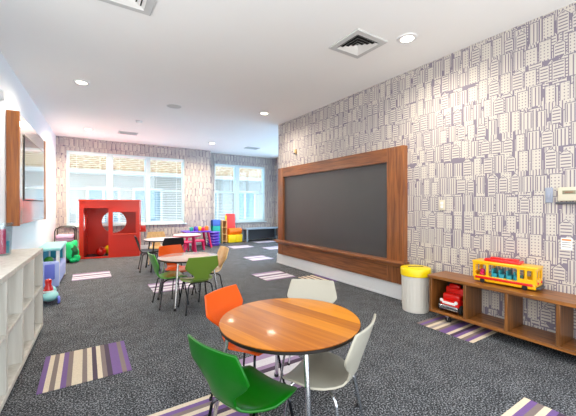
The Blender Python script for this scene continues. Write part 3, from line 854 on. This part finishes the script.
# doll cot
t = thing('doll_cot', 'black framed doll cot with pink bedding beside the playhouse', 'doll cot', (-.57, 8.45, 0), R(-2))
for y in (0, .5):
    b = MB(); b.tube([(0, y, .0), (0, y, .62), (.02, y, .68), (.06, y, .70), (.30, y, .70), (.34, y, .68), (.36, y, .62), (.36, y, 0)], .011, 10); b.tube([(0, y, .38), (.36, y, .38)], .008, 8)
    b.build('end_frame', 'black', t)
b = MB()
for x in (0, .36): b.tube([(x, 0, .38), (x, .5, .38)], .008, 8)
b.build('side_rail', 'black', t)
b = MB(); b.rbox((.012, .015, .385), (.348, .485, .45), .025); b.build('mattress', 'pinkcloth', t)
b = MB(); b.rbox((.005, -.01, .44), (.355, .3, .54), .045, 4); b.rbox((.03, .3, .44), (.33, .46, .52), .035, 4); b.build('blanket', 'pinkcloth', t)
b = MB(); b.rbox((0, 0, 0), (.17, .22, .2), .04); o = b.build('toy_box', 'toyred'); o.location = (-.36, 8.62, 0); tag(o, 'small red toy bundle under the doll cot', 'toy')

# green bag
t = thing('green_bag', 'crumpled bright green bag on a dark base left of the playhouse', 'bag', (-.32, 7.98, 0))
def lump(name, c, rad, sc_, amp, mat, seed, seg=28):
    b = MB(); b.ball((0, 0, 0), 1, seg=seg)
    rnd = random.Random(seed)
    ph = [(rnd.uniform(2, 5), rnd.uniform(2, 5), rnd.uniform(2, 5), rnd.uniform(0, 6)) for _ in range(4)]
    for v in b.bm.verts:
        d = 1 + amp * sum(math.sin(p[0] * v.co.x + p[3]) * math.sin(p[1] * v.co.y + p[2] * v.co.z) for p in ph)
        v.co = Vector((v.co.x * rad * sc_[0] * d + c[0], v.co.y * rad * sc_[1] * d + c[1], max(.002, v.co.z * rad * sc_[2] * d + c[2])))
    return b.build(name, mat, t, sharp=80)
lump('body', (.05, 0, .24), .19, (.72, .8, 1.15), .12, 'bagg', 3)
lump('flap', (.10, -.10, .24), .11, (.7, .5, 1.2), .15, 'bagd', 5)
lump('skirt', (.11, -.03, .09), .12, (.95, 1.0, .75), .14, 'bagg', 8)
lump('base', (-.04, -.04, .07), .11, (1.0, 1.0, .65), .1, 'black', 9)

# ------------------------------------------------------------------ far play corner
t = thing('round_table', 'low round pink table with magenta legs behind the white table', 'table', (2.02, 7.55, 0), 0)
t.scale = (.93, .93, 1)
b = MB(); b.lathe([(.001, .475), (.33, .475), (.34, .485), (.34, .495), (.33, .50), (.001, .50)], 48); b.build('tabletop', 'pinktop', t)
b = MB(); b.lathe([(.325, .45), (.335, .452), (.342, .474), (.33, .476)], 48, cap=False); b.build('edge_band', 'magenta', t)
for a in (35, 125, 215, 305):
    b = MB(); c, s = math.cos(R(a)), math.sin(R(a)); b.tube([(c * .22, s * .22, .475), (c * .3, s * .3, 0)], [.028, .022], 14); b.build('leg', 'magenta', t)
def stool(x, y, rz, label):
    t = thing('pink_stool', label, 'stool', (x, y, 0), rz, 'magenta stools')
    b = MB(); b.rbox((-.15, -.13, .225), (.15, .13, .265), .015); b.build('seat', 'magenta', t)
    for sx in (-1, 1):
        for sy in (-1, 1):
            b = MB(); b.tube([(sx * .11, sy * .09, .23), (sx * .145, sy * .12, 0)], [.026, .02], 12); b.build('leg', 'magenta', t)
    return t
s1 = stool(2.16, 8.12, R(20), 'magenta stool just behind the low round pink table')
dup(s1, (2.52, 8.3, 0), R(-10), 'magenta stool tucked at the front of the purple play table')
dup(s1, (2.04, 8.5, 0), R(5), 'magenta stool at the left end of the purple play table')
t = thing('play_table', 'purple topped play table with splayed magenta legs under the windows', 'table', (2.61, 8.82, 0))
b = MB(); b.rbox((-.36, -.3, .44), (.36, .3, .475), .014); b.build('tabletop', 'purple', t)
for sx in (-1, 1):
    for sy in (-1, 1):
        b = MB(); b.tube([(sx * .28, sy * .2, .445), (sx * .36, sy * .27, 0)], [.036, .026], 14); b.build('leg', 'magenta', t)
for i, (dx, dy, m, lab, h) in enumerate(((-.16, -.1, 'foamteal', 'teal toy block on the purple play table', .1), (-.05, -.16, 'purple', 'purple toy block on the purple play table', .12), (.06, -.12, 'foamyellow', 'yellow toy block on the purple play table', .11), (.15, -.17, 'magenta', 'magenta toy block on the purple play table', .09), (.27, -.1, 'foamorange', 'orange toy block on the purple play table', .12))):
    b = MB(); b.rbox((-.045, -.045, 0), (.045, .045, h), .01); b.lathe([(.022, h), (.02, h + .014)], 14); o = b.build('toy_block', m); o.location = (2.61 + dx, 8.82 + dy, .475); o.rotation_euler = (0, 0, i * .4); tag(o, lab, 'toy block', 'toy blocks on the purple table')
def pstool(z, label):
    t = thing('purple_stool', label, 'stool', (3.19, 9.0, z), 0, 'stacked purple stools')
    b = MB(); b.lathe([(.001, .055), (.15, .055), (.19, .05), (.2, .062), (.19, .076), (.15, .082), (.001, .082)], 36); b.build('seat', 'purple', t)
    b = MB(); b.lathe([(.145, 0), (.15, 0), (.165, .05), (.155, .055), (.135, .055)], 36, cap=False); b.build('skirt', 'purple', t)
    return t
for i, n in enumerate(('bottom purple stool of the stack', 'second purple stool from the floor in the stack', 'middle purple stool of the stack', 'second purple stool from the top of the stack', 'topmost purple stool of the stack')):
    pstool(i * .0825, n + ' by the foam blocks')
# foam blocks and wood rack
b = MB(); b.rbox((-.12, -.14, 0), (.12, .14, .55), .015); o = b.build('foam_block', 'foamteal'); o.location = (3.40, 9.44, 0); tag(o, 'teal foam block behind the purple stools', 'foam block', 'foam blocks')
b = MB(); b.rbox((-.12, -.14, 0), (.12, .14, .19), .015); o = b.build('foam_block', 'foamblue'); o.location = (3.40, 9.44, .55); tag(o, 'blue foam block on top of the teal one', 'foam block', 'foam blocks')
t = thing('wooden_rack', 'narrow tan wooden rack between teal block and foam chair', 'rack', (3.65, 9.44, 0))
for x in (-.085, .065):
    b = MB(); b.box((x, -.14, 0), (x + .02, .14, .72)); b.build('side_panel', 'tan', t, bevel=.003)
for z in (.05, .27, .49, .70):
    b = MB(); b.box((-.065, -.14, z), (.065, .14, z + .018)); b.build('shelf', 'tan', t, bevel=.002)
b = MB(); b.box((-.065, .12, .068), (.065, .138, .7)); b.build('back_panel', 'tan', t, smooth=False)
t = thing('foam_chair', 'toddler foam chair of yellow, orange and red blocks under the double window', 'foam chair', (4.02, 9.44, 0), R(4))
t.scale = (.9, .9, .96)
b = MB(); b.rbox((-.27, -.16, 0), (.0, .16, .26), .02); b.rbox((.002, -.16, 0), (.27, .16, .26), .02); b.build('base', 'foamyellow', t)
b = MB(); b.tube([(-.23, -.04, .37), (.25, -.04, .37)], .105, 28); b.build('seat_roll', 'foamorange', t)
b = MB(); b.rbox((-.24, .075, .262), (.1, .165, .96), .02, mat=Matrix.Translation((0, -.03, 0)) @ Matrix.Rotation(R(-3), 4, 'X')); b.build('backrest', 'foamred', t)
b = MB(); b.rbox((-.275, .06, .262), (-.243, .15, .90), .012); b.build('side_pad', 'foamyellow', t)
t = thing('window_bench', 'long low grey bench under the double window', 'bench', (4.98, 9.33, 0))
b = MB(); b.rbox((-.68, -.22, .40), (.69, .22, .445), .008); b.build('seat_board', 'greybench', t)
for sx in (-.64, .60):
    b = MB(); b.box((sx, -.2, 0), (sx + .045, -.155, .40)); b.build('leg', 'greybench', t, bevel=.003)
    b = MB(); b.box((sx, .155, 0), (sx + .045, .2, .40)); b.build('leg', 'greybench', t, bevel=.003)
b = MB(); b.box((-.6, .165, .04), (.6, .185, .40)); b.build('back_board', 'darkgrey', t, smooth=False)

# ------------------------------------------------------------------ daylight
w = bpy.data.worlds.new('daylight'); sc.world = w; w.use_nodes = True
bgn = w.node_tree.nodes['Background']
wt = w.node_tree
tc = wt.nodes.new('ShaderNodeTexCoord'); sx = wt.nodes.new('ShaderNodeSeparateXYZ'); wt.links.new(tc.outputs['Generated'], sx.inputs[0])
ad = wt.nodes.new('ShaderNodeMath'); ad.operation = 'ADD'; wt.links.new(sx.outputs[0], ad.inputs[0]); wt.links.new(sx.outputs[1], ad.inputs[1])
mr = wt.nodes.new('ShaderNodeMapRange'); mr.inputs['From Min'].default_value = -1; mr.inputs['From Max'].default_value = 1; wt.links.new(ad.outputs[0], mr.inputs[0])
cr_ = wt.nodes.new('ShaderNodeValToRGB'); cr_.color_ramp.elements[0].color = (.50, .49, .47, 1); cr_.color_ramp.elements[1].color = (.76, 1.02, 1.3, 1); wt.links.new(mr.outputs[0], cr_.inputs[0])
wt.links.new(cr_.outputs[0], bgn.inputs[0])
bgn.inputs[1].default_value = 6.5

sc.view_settings.view_transform = 'Standard'
sc.view_settings.look = 'None'
sc.view_settings.gamma = 1
sc.view_settings.use_curve_mapping = False
sc.view_settings.exposure = -0.05
sc.cycles.max_bounces = 16
sc.cycles.diffuse_bounces = 8
